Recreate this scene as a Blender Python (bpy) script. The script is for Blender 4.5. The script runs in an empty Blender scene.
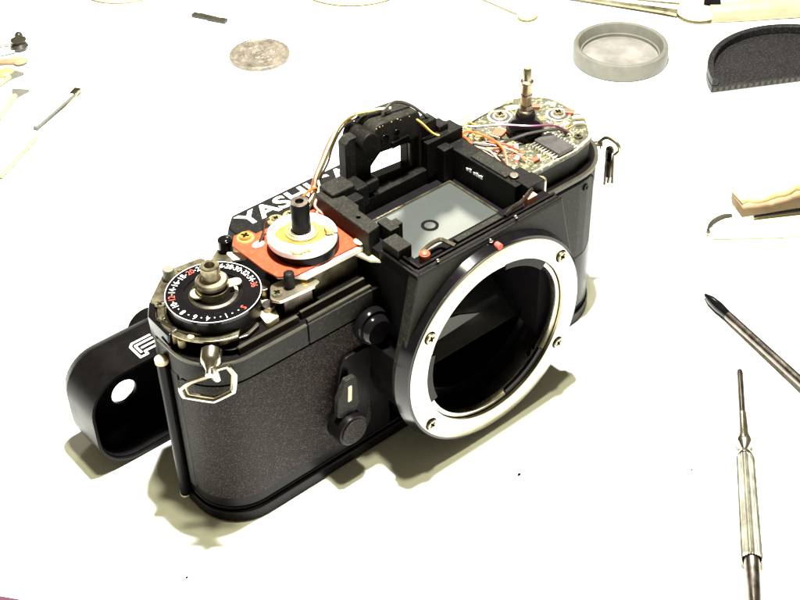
import bpy, bmesh, math, random
from mathutils import Vector, Matrix
random.seed(7)
K = 0.01                                   # everything below is laid out in centimetres
C = bpy.context.scene.collection
sc = bpy.context.scene

# ------------------------------------------------------------------ camera
cd = bpy.data.cameras.new('view'); cam = bpy.data.objects.new('view', cd); C.objects.link(cam)
cd.sensor_fit = 'HORIZONTAL'; cd.sensor_width = 36; cd.lens = 1339.9 / 800 * 36
cd.clip_start = 0.02; cd.clip_end = 30
R = Matrix(((0.76294, 0.426335, -0.485964), (-0.646016, 0.474643, -0.59781), (-0.024208, 0.770034, 0.637543)))
cam.matrix_world = Matrix.Translation(Vector((-18.5979, -18.8714, 26.6451)) * K) @ R.to_4x4()
sc.camera = cam

# ------------------------------------------------------------------ light
w = bpy.data.worlds.new('World'); sc.world = w; w.use_nodes = True
bg = w.node_tree.nodes['Background']; bg.inputs[0].default_value = (1.0, 0.88, 0.50, 1); bg.inputs[1].default_value = 0.17
def lamp(name, loc, target, size, power, col):
    l = bpy.data.lights.new(name, 'AREA'); l.shape = 'DISK'; l.size = size * K; l.energy = power; l.color = col
    o = bpy.data.objects.new(name, l); C.objects.link(o); o.location = Vector(loc) * K
    o.rotation_euler = (Vector(target) - Vector(loc)).to_track_quat('-Z', 'Y').to_euler(); return o
lamp('desk_lamp', (0.5, 2.4, 52), (0.8, 4.2, 0), 3.0, 17.5, (1.0, 0.985, 0.94))
lamp('ceiling_lamp', (-2, -5, 85), (0, 2, 0), 5, 3.5, (1.0, 0.97, 0.60))
lamp('room_lamp', (54, 66, 62), (0, 2, 3), 15, 2.4, (1.0, 0.93, 0.80))
vs = sc.view_settings; vs.view_transform = 'Standard'; vs.look = 'None'; vs.gamma = 1; vs.exposure = 0.0; vs.use_curve_mapping = False

# ------------------------------------------------------------------ materials
def mat(name, col, rough=.5, metal=0., spec=.5, var=0., vscale=300., bump=0., bscale=600., bdist=.0002,
        speck=None, speck_amt=.0, speck_scale=900., coat=0., trans=0., aniso=None):
    m = bpy.data.materials.new(name); m.use_nodes = True; nt = m.node_tree; N = nt.nodes; L = nt.links
    p = N['Principled BSDF']; p.inputs['Roughness'].default_value = rough; p.inputs['Metallic'].default_value = metal
    p.inputs['Specular IOR Level'].default_value = spec; p.inputs['Coat Weight'].default_value = coat
    p.inputs['Transmission Weight'].default_value = trans
    tc = N.new('ShaderNodeTexCoord'); src = tc.outputs['Object']
    p.inputs['Base Color'].default_value = (*col, 1)
    last = None
    if var > 0:
        n = N.new('ShaderNodeTexNoise'); n.inputs['Scale'].default_value = vscale; n.inputs['Detail'].default_value = 6; n.inputs['Roughness'].default_value = .65
        L.new(src, n.inputs['Vector'])
        r = N.new('ShaderNodeValToRGB'); r.color_ramp.elements[0].position = .3; r.color_ramp.elements[1].position = .7
        r.color_ramp.elements[0].color = (*[max(0, c * (1 - var)) for c in col], 1)
        r.color_ramp.elements[1].color = (*[min(1, c * (1 + var)) for c in col], 1)
        L.new(n.outputs['Fac'], r.inputs['Fac']); last = r.outputs['Color']
        rr = N.new('ShaderNodeMapRange'); rr.inputs['To Min'].default_value = max(.03, rough - .12 * var * 2); rr.inputs['To Max'].default_value = min(1, rough + .12 * var * 2)
        L.new(n.outputs['Fac'], rr.inputs['Value']); L.new(rr.outputs['Result'], p.inputs['Roughness'])
    if speck is not None:
        v = N.new('ShaderNodeTexNoise'); v.inputs['Scale'].default_value = speck_scale; v.inputs['Detail'].default_value = 2
        L.new(src, v.inputs['Vector'])
        r2 = N.new('ShaderNodeValToRGB'); r2.color_ramp.elements[0].position = .58 - speck_amt * .2; r2.color_ramp.elements[1].position = .70
        r2.color_ramp.elements[0].color = (0, 0, 0, 1); r2.color_ramp.elements[1].color = (1, 1, 1, 1)
        L.new(v.outputs['Fac'], r2.inputs['Fac'])
        mx = N.new('ShaderNodeMix'); mx.data_type = 'RGBA'; L.new(r2.outputs['Color'], mx.inputs['Factor'])
        if last: L.new(last, mx.inputs['A'])
        else: mx.inputs['A'].default_value = (*col, 1)
        mx.inputs['B'].default_value = (*speck, 1); last = mx.outputs['Result']
    if last: L.new(last, p.inputs['Base Color'])
    if bump > 0:
        n = N.new('ShaderNodeTexNoise'); n.inputs['Scale'].default_value = bscale; n.inputs['Detail'].default_value = 3
        if aniso:
            mp = N.new('ShaderNodeMapping'); mp.inputs['Scale'].default_value = aniso; L.new(src, mp.inputs['Vector']); L.new(mp.outputs['Vector'], n.inputs['Vector'])
        else: L.new(src, n.inputs['Vector'])
        b = N.new('ShaderNodeBump'); b.inputs['Strength'].default_value = bump; b.inputs['Distance'].default_value = bdist
        L.new(n.outputs['Fac'], b.inputs['Height']); L.new(b.outputs['Normal'], p.inputs['Normal'])
    return m
M = {}
M['table'] = mat('white_table', (.86, .87, .85), .55, spec=.25, var=.02, vscale=14, bump=.05, bscale=900, bdist=.0001)
M['black'] = mat('black_paint', (.003, .0025, .0024), .34, spec=.07, var=.35, vscale=220, bump=.2, bscale=1500, bdist=.00005)
M['gloss'] = mat('gloss_black', (.003, .0026, .003), .13, spec=.2, var=.3, vscale=200, bump=.06, bscale=500, bdist=.00005)
M['plastic'] = mat('black_plastic', (.004, .0036, .0032), .5, spec=.09, var=.4, vscale=260, bump=.35, bscale=1800, bdist=.00006, speck=(.012, .011, .009), speck_amt=.1, speck_scale=1600)
M['greytop'] = mat('dark_grey_casting', (.0095, .009, .0068), .55, spec=.11, var=.4, vscale=300, bump=.35, bscale=1700, bdist=.00007, speck=(.026, .024, .018), speck_amt=.15, speck_scale=1700)
M['flock'] = mat('matt_black', (.003, .0025, .003), .9, spec=.06, var=.4, vscale=260)
M['olive'] = mat('worn_olive_black', (.024, .022, .014), .38, spec=.3, var=.4, vscale=190, bump=.25, bscale=1200, bdist=.00006)
M['leather'] = mat('leatherette', (.0048, .0032, .0026), .5, spec=.09, var=.35, vscale=400, bump=1., bscale=3200, bdist=.0003, speck=(.060, .042, .036), speck_amt=.3, speck_scale=2900)
M['chrome'] = mat('chrome', (.52, .48, .39), .2, metal=1, var=.28, vscale=260, bump=.15, bscale=500, bdist=.00008)
M['tarnish'] = mat('tarnished_steel', (.27, .24, .155), .33, metal=1, var=.5, vscale=240, bump=.4, bscale=600, bdist=.00012)
M['darksteel'] = mat('dark_steel', (.15, .13, .11), .32, metal=1, var=.5, vscale=240, bump=.3, bscale=600, bdist=.0001)
M['ring'] = mat('satin_mount_metal', (.42, .385, .285), .30, metal=1, var=.16, vscale=90, bump=.12, bscale=900, bdist=.00004)
M['brass'] = mat('brass', (.36, .215, .045), .36, metal=.7, var=.25, vscale=300, bump=.15, bscale=600, bdist=.00008)
M['gold'] = mat('pale_gold', (.34, .24, .08), .45, metal=.4, var=.2, vscale=300)
M['orange'] = mat('orange_board', (.25, .034, .013), .55, spec=.12, var=.12, vscale=250, bump=.15, bscale=1500, bdist=.00005, speck=(.33, .055, .022), speck_amt=.15, speck_scale=1500)
M['redbrown'] = mat('copper_red', (.24, .055, .022), .4, spec=.5, var=.35, vscale=400)
M['white'] = mat('white_plastic', (.80, .80, .76), .4, spec=.4, var=.03)
M['ink'] = mat('white_ink', (.72, .71, .66), .6, spec=.2)
M['redink'] = mat('red_ink', (.55, .06, .04), .6, spec=.2)
M['pcb'] = mat('olive_circuit_board', (.042, .041, .024), .42, spec=.25, var=.5, vscale=700, bump=.3, bscale=900, bdist=.00008, speck=(.20, .185, .11), speck_amt=.2, speck_scale=1100)
M['solder'] = mat('solder', (.72, .70, .62), .28, metal=.9, var=.2, vscale=500)
M['chip'] = mat('chip_epoxy', (.022, .02, .018), .5, var=.3, vscale=500)
M['lit_grey'] = mat('lit_patch_grey', (.022, .02, .014), .5, spec=.2, var=.2)  # lighter grey that paints the lit patch inside the throat
M['screen'] = mat('ground_glass', (.075, .083, .077), .31, metal=.6, spec=.6, var=.03, vscale=400, bump=.16, bscale=2500, bdist=.00003)
M['glass'] = mat('dark_mirror', (.012, .012, .012), .2, metal=.3, spec=.6)
M['cream'] = mat('cream_plastic', (.50, .42, .25), .35, spec=.45, var=.12, vscale=90)
M['greycap'] = mat('grey_plastic', (.10, .098, .08), .5, spec=.3, var=.14, vscale=260, bump=.15, bscale=1500, bdist=.00006)
M['greyin'] = mat('grey_plastic_worn', (.15, .142, .125), .4, spec=.5, var=.3, vscale=110, bump=.2, bscale=500, bdist=.00008)
M['coin'] = mat('coin_metal', (.15, .13, .10), .5, metal=.35, var=.6, vscale=330, bump=1., bscale=330, bdist=.0005)
M['cap'] = mat('black_cap', (.008, .0072, .0075), .5, spec=.2, var=.35, vscale=300, bump=.8, bscale=1300, bdist=.00015, speck=(.026, .023, .022), speck_amt=.3, speck_scale=1300)
M['steel'] = mat('bright_steel', (.60, .56, .46), .22, metal=1, var=.25, vscale=150, bump=.1, bscale=400, bdist=.00005)
M['knurl'] = mat('knurled_steel', (.80, .75, .62), .3, metal=1, var=.35, vscale=200)
M['cotton'] = mat('cotton', (.62, .54, .27), .9, spec=.1, var=.08, vscale=120, bump=.6, bscale=500, bdist=.0004)
M['oldcream'] = mat('yellowed_handle', (.30, .25, .15), .45, spec=.4, var=.25, vscale=90)
M['ivory'] = mat('ivory_plastic', (.66, .62, .33), .5, spec=.3, var=.08, vscale=90)
M['tan'] = mat('tan_scoop_and_shade', (.26, .17, .10), .7, spec=.2, var=.3, vscale=120)  # the scoop's own tan, and the shade painted under the pad
M['maroon'] = mat('maroon_cloth', (.045, .012, .022), .7, spec=.3, var=.4, vscale=300)
def wire_mat(n, c): M[n] = mat(n, c, .35, spec=.5, var=.12, vscale=200)
wire_mat('wire_black', (.02, .016, .012)); wire_mat('wire_purple', (.10, .018, .045)); wire_mat('wire_orange', (.50, .075, .012))
wire_mat('wire_yellow', (.78, .55, .10)); wire_mat('wire_brown', (.30, .10, .06)); wire_mat('wire_white', (.74, .66, .48)); wire_mat('wire_pink', (.60, .22, .16))

# ------------------------------------------------------------------ mesh helpers
def fz(u, v, w): return (u, v, w)          # plan shape, extruded upwards
def fy(u, v, w): return (u, w, v)          # shape in the x-z plane, extruded in y
def fx(u, v, w): return (w, u, v)
def circle(cx, cy, r, n=32, a0=0, a1=2 * math.pi, closed=True):
    k = n if closed else n - 1
    return [(cx + r * math.cos(a0 + (a1 - a0) * i / k), cy + r * math.sin(a0 + (a1 - a0) * i / k)) for i in range(n)]
def rounded(pts, r, n=5):
    out = []; m = len(pts)
    for i in range(m):
        p = Vector(pts[i]); a = Vector(pts[i - 1]); b = Vector(pts[(i + 1) % m])
        rr = r[i] if isinstance(r, (list, tuple)) else r
        if rr <= 0: out.append(tuple(p)); continue
        da = (a - p); db = (b - p); la, lb = da.length, db.length; da.normalize(); db.normalize()
        ang = da.angle(db); d = min(rr / math.tan(ang / 2), la * .49, lb * .49); rr = d * math.tan(ang / 2)
        c = p + (da + db).normalized() * (rr / math.sin(ang / 2)); s = p + da * d; e = p + db * d
        a0 = math.atan2(s.y - c.y, s.x - c.x); a1 = math.atan2(e.y - c.y, e.x - c.x)
        while a1 - a0 > math.pi: a1 -= 2 * math.pi
        while a1 - a0 < -math.pi: a1 += 2 * math.pi
        for k in range(n + 1):
            t = a0 + (a1 - a0) * k / n; out.append((c.x + rr * math.cos(t), c.y + rr * math.sin(t)))
    return out
def stadium(ax, ay, bx, by, r, n=8):
    a = math.atan2(by - ay, bx - ax)
    return circle(bx, by, r, n, a - math.pi / 2, a + math.pi / 2, False) + circle(ax, ay, r, n, a + math.pi / 2, a + 1.5 * math.pi, False)
def catmull(pts, n=8):
    P = [Vector(p) for p in pts]; P = [P[0] * 2 - P[1]] + P + [P[-1] * 2 - P[-2]]; out = []
    for i in range(1, len(P) - 2):
        a, b, c, d = P[i - 1:i + 3]
        for k in range(n):
            t = k / n
            out.append(.5 * ((2 * b) + (c - a) * t + (2 * a - 5 * b + 4 * c - d) * t * t + (3 * b - a - 3 * c + d) * t ** 3))
    out.append(P[-2]); return out
class MB:
    def __init__(s): s.bm = bmesh.new(); s.mi = 0
    def _new(s, vs, faces):
        v = [s.bm.verts.new(Vector(p) * K) for p in vs]
        for f in faces:
            try: ff = s.bm.faces.new([v[i] for i in f]); ff.material_index = s.mi
            except ValueError: pass
        return s
    def box(s, x0, x1, y0, y1, z0, z1):
        vs = [(x, y, z) for z in (z0, z1) for y in (y0, y1) for x in (x0, x1)]
        return s._new(vs, [(0, 2, 3, 1), (4, 5, 7, 6), (0, 1, 5, 4), (2, 6, 7, 3), (0, 4, 6, 2), (1, 3, 7, 5)])
    def obox(s, c, u, v, w, a, b, d):       # oriented box: centre, axes, half sizes
        c, u, v, w = map(Vector, (c, u, v, w)); vs = [c + u * a * i + v * b * j + w * d * k for k in (-1, 1) for j in (-1, 1) for i in (-1, 1)]
        return s._new(vs, [(0, 2, 3, 1), (4, 5, 7, 6), (0, 1, 5, 4), (2, 6, 7, 3), (0, 4, 6, 2), (1, 3, 7, 5)])
    def plate(s, outer, w0, w1, holes=(), f=fz):
        t = bmesh.new(); loops = []
        for lp in [outer] + list(holes):
            vs = [t.verts.new((p[0], p[1], 0)) for p in lp]
            loops.append(vs)
            for i in range(len(vs)): t.edges.new((vs[i], vs[(i + 1) % len(vs)]))
        if holes: bmesh.ops.triangle_fill(t, use_beauty=True, use_dissolve=False, edges=t.edges[:])
        else: t.faces.new(loops[0])
        t.verts.index_update(); n = len(t.verts); co = [tuple(v.co) for v in t.verts]
        vs = [f(c[0], c[1], w0) for c in co] + [f(c[0], c[1], w1) for c in co]
        fs = []
        for fc in t.faces:
            ix = [v.index for v in fc.verts]; fs.append(ix[::-1]); fs.append([i + n for i in ix])
        for lp in loops:
            ix = [v.index for v in lp]
            for i in range(len(ix)):
                a, b = ix[i], ix[(i + 1) % len(ix)]; fs.append([a, b, b + n, a + n])
        t.free(); return s._new(vs, fs)
    def lathe(s, prof, c, axis='z', n=32, rot=None):   # prof: (radius, height) list, open or ending at r=0
        vs = []; fs = []; c = Vector(c)
        if isinstance(axis, str): ax = {'z': Vector((0, 0, 1)), 'y': Vector((0, 1, 0)), 'x': Vector((1, 0, 0)), '-y': Vector((0, -1, 0))}[axis]
        else: ax = Vector(axis).normalized()
        u = ax.orthogonal().normalized(); v = ax.cross(u)
        for (r, h) in prof:
            if r <= 1e-6: vs.append([c + ax * h])
            else: vs.append([c + ax * h + (u * math.cos(2 * math.pi * i / n) + v * math.sin(2 * math.pi * i / n)) * r for i in range(n)])
        flat = []; start = []
        for ring in vs: start.append(len(flat)); flat += ring
        for k in range(len(prof) - 1):
            A, B = vs[k], vs[k + 1]; a, b = start[k], start[k + 1]
            for i in range(n):
                j = (i + 1) % n
                if len(A) == 1 and len(B) == 1: continue
                if len(A) == 1: fs.append([a, b + i, b + j])
                elif len(B) == 1: fs.append([a + i, a + j, b])
                else: fs.append([a + i, a + j, b + j, b + i])
        return s._new(flat, fs)
    def cyl(s, c, r, h, axis='z', n=24): return s.lathe([(0, 0), (r, 0), (r, h), (0, h)], c, axis, n)
    def tube(s, pts, r, n=8, closed=False, caps=True):
        P = [Vector(p) for p in pts]; m = len(P); vs = []; fs = []; up = None
        for i in range(m):
            if closed: d = (P[(i + 1) % m] - P[i - 1])
            else: d = P[min(i + 1, m - 1)] - P[max(i - 1, 0)]
            d.normalize()
            if up is None: up = d.orthogonal().normalized()
            up = (up - d * up.dot(d)).normalized(); w_ = d.cross(up); rr = r(i / (m - 1)) if callable(r) else r
            vs += [P[i] + (up * math.cos(2 * math.pi * k / n) + w_ * math.sin(2 * math.pi * k / n)) * rr for k in range(n)]
        for i in range(m if closed else m - 1):
            j = (i + 1) % m
            for k in range(n): fs.append([i * n + k, i * n + (k + 1) % n, j * n + (k + 1) % n, j * n + k])
        if caps and not closed: fs.append(list(range(n))[::-1]); fs.append([(m - 1) * n + k for k in range(n)])
        return s._new(vs, fs)
    def ball(s, c, rx, ry=None, rz=None, n=12, m=8):
        ry = ry or rx; rz = rz or rx; c = Vector(c); vs = [c + Vector((0, 0, -rz))]; fs = []
        for j in range(1, m):
            t = -math.pi / 2 + math.pi * j / m
            vs += [c + Vector((rx * math.cos(t) * math.cos(2 * math.pi * i / n), ry * math.cos(t) * math.sin(2 * math.pi * i / n), rz * math.sin(t))) for i in range(n)]
        vs.append(c + Vector((0, 0, rz))); top = len(vs) - 1
        for i in range(n):
            k = (i + 1) % n; fs.append([0, 1 + k, 1 + i]); fs.append([top, top - n + i, top - n + k])
            for j in range(m - 2): a = 1 + j * n; fs.append([a + i, a + k, a + n + k, a + n + i])
        return s._new(vs, fs)
    def text(s, string, origin, xdir, ydir, size, sx=1., bold=0., h=.012, align='CENTER', shear=0.):
        cu = bpy.data.curves.new('t', 'FONT'); cu.body = string; cu.size = 1; cu.align_x = align; cu.align_y = 'CENTER'; cu.offset = bold; cu.resolution_u = 3; cu.shear = shear
        ob = bpy.data.objects.new('t', cu); C.objects.link(ob); dg = bpy.context.evaluated_depsgraph_get()
        me = bpy.data.meshes.new_from_object(ob.evaluated_get(dg)); x = Vector(xdir).normalized(); y = Vector(ydir).normalized(); z = x.cross(y); o = Vector(origin)
        s._new([o + x * v.co.x * size * sx + y * v.co.y * size + z * h for v in me.vertices], [list(p.vertices) for p in me.polygons])
        bpy.data.objects.remove(ob); bpy.data.curves.remove(cu); bpy.data.meshes.remove(me); return s
    def build(s, name, mats, parent=None, bevel=0., seg=2, ang=35, label=None, flat=False, recalc=True):
        bm = s.bm
        if recalc: bmesh.ops.recalc_face_normals(bm, faces=bm.faces[:])
        co = [v.co for v in bm.verts]; lo = Vector([min(c[i] for c in co) for i in range(3)]); hi = Vector([max(c[i] for c in co) for i in range(3)])
        org = (lo + hi) / 2
        if parent is None: org.z = lo.z
        bmesh.ops.translate(bm, verts=bm.verts[:], vec=-org)
        me = bpy.data.meshes.new(name); bm.to_mesh(me); bm.free()
        for m_ in (mats if isinstance(mats, (list, tuple)) else [mats]): me.materials.append(M[m_])
        if not flat:
            me.polygons.foreach_set('use_smooth', [True] * len(me.polygons)); me.set_sharp_from_angle(angle=math.radians(ang))
        o = bpy.data.objects.new(name, me); C.objects.link(o)
        wo = org.copy(); o['_wx'], o['_wy'], o['_wz'] = wo
        if parent is not None:
            o.parent = parent; o.location = wo - Vector((parent['_wx'], parent['_wy'], parent['_wz']))
        else: o.location = wo
        if bevel > 0:
            b = o.modifiers.new('bevel', 'BEVEL'); b.width = bevel * K; b.segments = seg; b.limit_method = 'ANGLE'; b.angle_limit = math.radians(35); b.harden_normals = True
        if label: o['label'] = label
        return o
def thing(name, label, cat, loc, group=None):
    o = bpy.data.objects.new(name, None); C.objects.link(o); o.location = Vector(loc) * K; o.empty_display_size = .01
    o['_wx'], o['_wy'], o['_wz'] = o.location; o['label'] = label; o['category'] = cat
    if group: o['group'] = group
    return o
def tag(o, label, cat, group=None):
    o['label'] = label; o['category'] = cat
    if group: o['group'] = group
    return o
# a cross-head screw: one mesh, shared by every copy
def screw_mesh(m1):
    q = MB(); h = .2; t = .62
    cross = [(-h, -t), (h, -t), (h, -h), (t, -h), (t, h), (h, h), (h, t), (-h, t), (-h, h), (-t, h), (-t, -h), (-h, -h)]
    q.plate(circle(0, 0, 1, 24), 0, .3, [cross]); q.plate(circle(0, 0, .9, 24), .3, .42, [cross]); q.mi = 1; q.plate(circle(0, 0, .8, 16), .05, .1)
    me = bpy.data.meshes.new('screw'); bmesh.ops.recalc_face_normals(q.bm, faces=q.bm.faces[:]); q.bm.to_mesh(me); q.bm.free()
    me.materials.append(M[m1]); me.materials.append(M['flock']); return me
SM = {}
def screw(parent, c, r, n=(0, 0, 1), m='darksteel', turn=.4, name='screw'):
    if m not in SM: SM[m] = screw_mesh(m)
    o = bpy.data.objects.new(name, SM[m]); C.objects.link(o); o.parent = parent
    wo = Vector(c) * K; o['_wx'], o['_wy'], o['_wz'] = wo
    o.location = wo - Vector((parent['_wx'], parent['_wy'], parent['_wz'])); o.scale = (r, r, r)
    o.rotation_mode = 'QUATERNION'; o.rotation_quaternion = Vector(n).to_track_quat('Z', 'Y') @ Matrix.Rotation(turn, 4, 'Z').to_quaternion(); return o

# ------------------------------------------------------------------ setting
t = MB(); t.box(-90, 90, -60, 110, -3, 0); o = t.build('table', 'table'); o['kind'] = 'structure'

# ------------------------------------------------------------------ the camera being taken apart
cam0 = thing('camera', 'black film camera with its top cover removed, orange board, wires and bare lens mount showing', 'camera', (-.7, 3.3, 0))
FP = rounded([(-7.76, 1.76), (6.42, 1.76), (6.42, 5.35), (-7.76, 5.10)], [1.25, 1.65, 1.5, 1.5], 9)
def offset_poly(poly, d):
    out = []; m = len(poly)
    for i in range(m):
        a = Vector(poly[i - 1]); b = Vector(poly[(i + 1) % m]); t_ = (b - a).normalized(); p = Vector(poly[i]); out.append((p.x + t_.y * d, p.y - t_.x * d))
    return out
# shell with the mirror-box bay cut out of its front
left = [p for p in FP if p[0] < 0]; right = [p for p in FP if p[0] >= 0]
ifr = [i for i in range(len(FP))]
shell = []
start = next(i for i in range(len(FP)) if FP[i][0] < 0 and FP[(i + 1) % len(FP)][0] > 0 and FP[i][1] < 3)
seq = FP[start + 1:] + FP[:start + 1]
shell = seq + [(-2.3, 1.76), (-2.3, 4.7), (2.3, 4.7), (2.3, 1.76)]
b = MB(); b.plate(shell, .56, 5.45); b.build('body_shell', 'black', cam0, bevel=.03)
b = MB(); b.plate(offset_poly(FP, .06), 0.02, .42); b.plate(offset_poly(FP, .0), .42, .56)
b.build('base_plate', 'black', cam0, bevel=.08)
# covering: follows the contour, standing .035 proud, rounded corners
CT = [(-7.76, 2.98)] + [p for p in rounded([(-7.76, 4.5), (-7.76, 1.76), (5, 1.76)], [0, 1.25, 0], 14)[1:-1]] + [(-5.6, 1.76), (-4.6, 1.76), (-3.6, 1.76), (-3.0, 1.76)]
def strip(path, z0, z1, d0, d1, rr=.35, n=3):
    L = [0.]
    for i in range(1, len(path)): L.append(L[-1] + (Vector(path[i]) - Vector(path[i - 1])).length)
    def at(s):
        s = max(0, min(L[-1], s))
        for i in range(1, len(path)):
            if s <= L[i] + 1e-9:
                t_ = (s - L[i - 1]) / (L[i] - L[i - 1]); a, c = Vector(path[i - 1]), Vector(path[i]); tt = (c - a).normalized(); return a.lerp(c, t_), tt
    T = L[-1]; ss = [rr * (1 - math.cos(math.pi / 2 * k / 6)) for k in range(7)]; ss = ss + [rr + (T - 2 * rr) * k / 40 for k in range(1, 40)] + [T - q for q in ss[::-1]]
    top = []; bot = []
    for s_ in ss:
        e = min(s_, T - s_); dz = rr - math.sqrt(max(0, rr * rr - (rr - e) ** 2)) if e < rr else 0
        p, tt = at(s_); nn = Vector((tt.y, -tt.x)); top.append((p, nn, z1 - dz)); bot.append((p, nn, z0 + dz))
    vs = []; fs = []; m = len(ss)
    for d in (d0, d1):
        for arr in (bot, top):
            for (p, nn, z) in arr: q = p + nn * d; vs.append((q.x, q.y, z))
    for i in range(m - 1):
        fs.append([2 * m + i, 2 * m + i + 1, 3 * m + i + 1, 3 * m + i]); fs.append([i, m + i, m + i + 1, i + 1])
        fs.append([i, i + 1, 2 * m + i + 1, 2 * m + i]); fs.append([m + i, 3 * m + i, 3 * m + i + 1, m + i + 1])
    fs.append([0, 2 * m, 3 * m, m]); fs.append([m - 1, 2 * m - 1, 4 * m - 1, 3 * m - 1])
    return vs, fs
b = MB(); b._new(*strip(CT, .92, 4.84, -.02, .045)); b.build('front_covering', 'leather', cam0, bevel=.012)
b = MB(); b.box(-7.80, -7.74, 3.02, 3.30, .85, 4.86); b.build('edge_strip', 'greytop', cam0, bevel=.02)
CTR = [(2.9, 1.76), (3.5, 1.76), (4.2, 1.76), (4.77, 1.76), (5.1, 1.80), (5.42, 1.90)]
b = MB(); b._new(*strip(CTR, 2.62, 5.22, -.02, .03, .3)); o = b.build('front_covering', 'greytop', cam0)
b = MB(); v1 = strip([(2.86, 1.762), (3.5, 1.762), (4.77, 1.762), (5.12, 1.805), (5.47, 1.915)], 2.56, 5.28, -.02, .02, .32); b._new(*v1); b.build('panel_groove', 'flock', cam0)
screw(cam0, (5.0, 1.75, 4.98), .11, (.1, -1, 0), 'black', .2)
# smooth painted band above the covering, split by a seam
BT = [(-7.76, 3.2)] + CT[1:]
b = MB(); i_s = [p for p in BT if p[0] <= -5.6] + [(-4.80, 1.76)]; b._new(*strip(i_s, 4.90, 5.50, -.02, .05, .02)); b.build('top_band', 'greytop', cam0, bevel=.02)
b = MB(); b._new(*strip([(-4.74, 1.76), (-4.0, 1.76), (-2.75, 1.76)], 4.90, 5.50, -.02, .05, .02)); b.build('top_band', 'greytop', cam0, bevel=.02)
b = MB(); b._new(*strip([(-7.76, 3.7)] + i_s[:-1] + [(-4.80, 1.76)], 5.50, 5.555, -.0, .06, .02)); b.build('rim_line', 'olive', cam0, bevel=.015)
b = MB(); b._new(*strip([(-6.6, 2.02), (-5.4, 2.02), (-4.83, 2.02)], 5.45, 5.66, -.05, .05, .04)); b.build('rim_ridge', 'olive', cam0, bevel=.02)
b = MB(); b._new(*strip([(-4.72, 1.80), (-4.0, 1.80), (-2.72, 1.80)], 5.46, 5.60, -.05, .03, .02)); b._new(*strip([(-4.72, 2.06), (-4.0, 2.06), (-2.72, 2.06)], 5.46, 5.68, -.05, .03, .02)); b.build('rim_ridge', 'olive', cam0, bevel=.02)
# band and carrier on the right end
CR = [p for p in FP if p[0] > 4.4 and p[1] < 3.6]; CR = sorted(CR, key=lambda p: p[0] + p[1]); CR = [(2.6, 1.76)] + CR
b = MB(); b._new(*strip(CR, 5.36, 5.46, -.05, .05, .02)); b.build('rim_line', 'olive', cam0, bevel=.02)
RT = rounded([(2.62, 1.95), (4.75, 1.95), (5.62, 2.15), (6.3, 3.0), (6.32, 4.5), (5.5, 5.2), (2.62, 5.1)], [.05, .4, .6, .7, .8, .6, .1], 6)
b = MB(); b.plate(offset_poly(RT, -.07), 5.4, 6.08); b.build('board_carrier', 'greytop', cam0, bevel=.03)
# hinge rod at the left edge
h = MB(); h.cyl((-7.88, 3.52, .35), .14, 4.65); rod = h.build('hinge_rod', 'black', cam0, bevel=.03)
h = MB(); h.lathe([(0, .14), (.10, .12), (.17, .05), (.17, -.06), (0, -.08)], (-7.88, 3.52, 5.02)); h.build('rod_cap', 'cream', rod)
h = MB(); h.cyl((-7.88, 3.52, .24), .16, .1); h.build('rod_cap', 'chrome', rod, bevel=.02)

# --- mirror box and its front
b = MB()
b.box(-2.44, -1.95, .5, 4.7, 1.7, 6.5); b.box(1.98, 2.44, .5, 4.7, 1.7, 6.5); b.box(-1.95, 1.98, 1.2, 4.66, .6, .95)
b.box(-1.95, 1.98, 4.35, 4.68, .95, 6.3)
b.box(-1.95, 1.98, .5, 1.08, 5.75, 6.3); b.box(-1.95, 1.98, 1.08, 1.62, 5.5, 5.83); b.box(-1.95, -1.42, 1.62, 4.35, 5.2, 5.82); b.box(1.50, 1.98, 1.62, 4.35, 5.2, 5.82); b.box(-1.42, 1.5, 3.55, 4.35, 5.2, 5.82)
b.build('mirror_box', 'flock', cam0)
b = MB(); b.plate(circle(0, 3.32, 3.0, 48, math.radians(168), math.radians(372), False) + circle(0, 3.32, 2.5, 48, math.radians(372), math.radians(168), False), .5, 1.74, (), fy); b.build('mount_barrel', 'black', cam0)
ang0 = math.radians(128)
outl = [(-2.46, 6.56), (-2.75, 5.2), (-3.02, 4.1)] + [(3.12 * math.cos(a), 3.32 + 3.16 * math.sin(a)) for a in [math.radians(q) for q in range(172, 369, 7)]] + [(3.02, 4.3), (2.78, 5.2), (2.46, 6.56)]
b = MB(); b.plate(outl, .27, .62, [circle(0, 3.32, 2.5, 64)], fy); b.build('front_plate', 'greytop', cam0, bevel=.04)
b = MB(); b.lathe([(3.20, .40), (3.15, .26), (3.07, .045), (2.97, .035), (2.5, .035), (2.5, .4)], (0, 0, 3.32), 'y', 96); b.build('mount_boss', 'gloss', cam0)
b = MB(); b.lathe([(3.0, .10), (3.0, .02), (2.97, -.0), (2.46, -.0), (2.43, .02), (2.43, .10), (3.0, .10)], (0, 0, 3.32), 'y', 128); ring = b.build('lens_mount_ring', 'ring', cam0)
for (x, z, a) in ((-2.34, 4.79, .2), (2.24, 4.98, .9), (2.31, 1.92, .5), (-2.34, 1.81, .7)):
    b = MB(); b.lathe([(.185, .0), (.185, -.006), (.15, -.006), (.15, 0)], (x, .0, z), 'y', 24); b.build('screw_well', 'flock', ring)
    screw(ring, (x, -.004, z), .15, (0, -1, 0), 'tarnish', a)
b = MB(); b.lathe([(2.40, .12), (2.30, .12), (2.27, .18), (2.27, .30), (2.40, .34)], (0, 0, 3.32), 'y', 96); b.build('bayonet_ring', 'steel', cam0)
b = MB(); b.lathe([(2.44, .10), (2.40, .4), (2.30, .62), (2.26, 1.0), (2.05, 1.05)], (0, 0, 3.32), 'y', 96); b.build('throat_wall', 'gloss', cam0, recalc=False)
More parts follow.
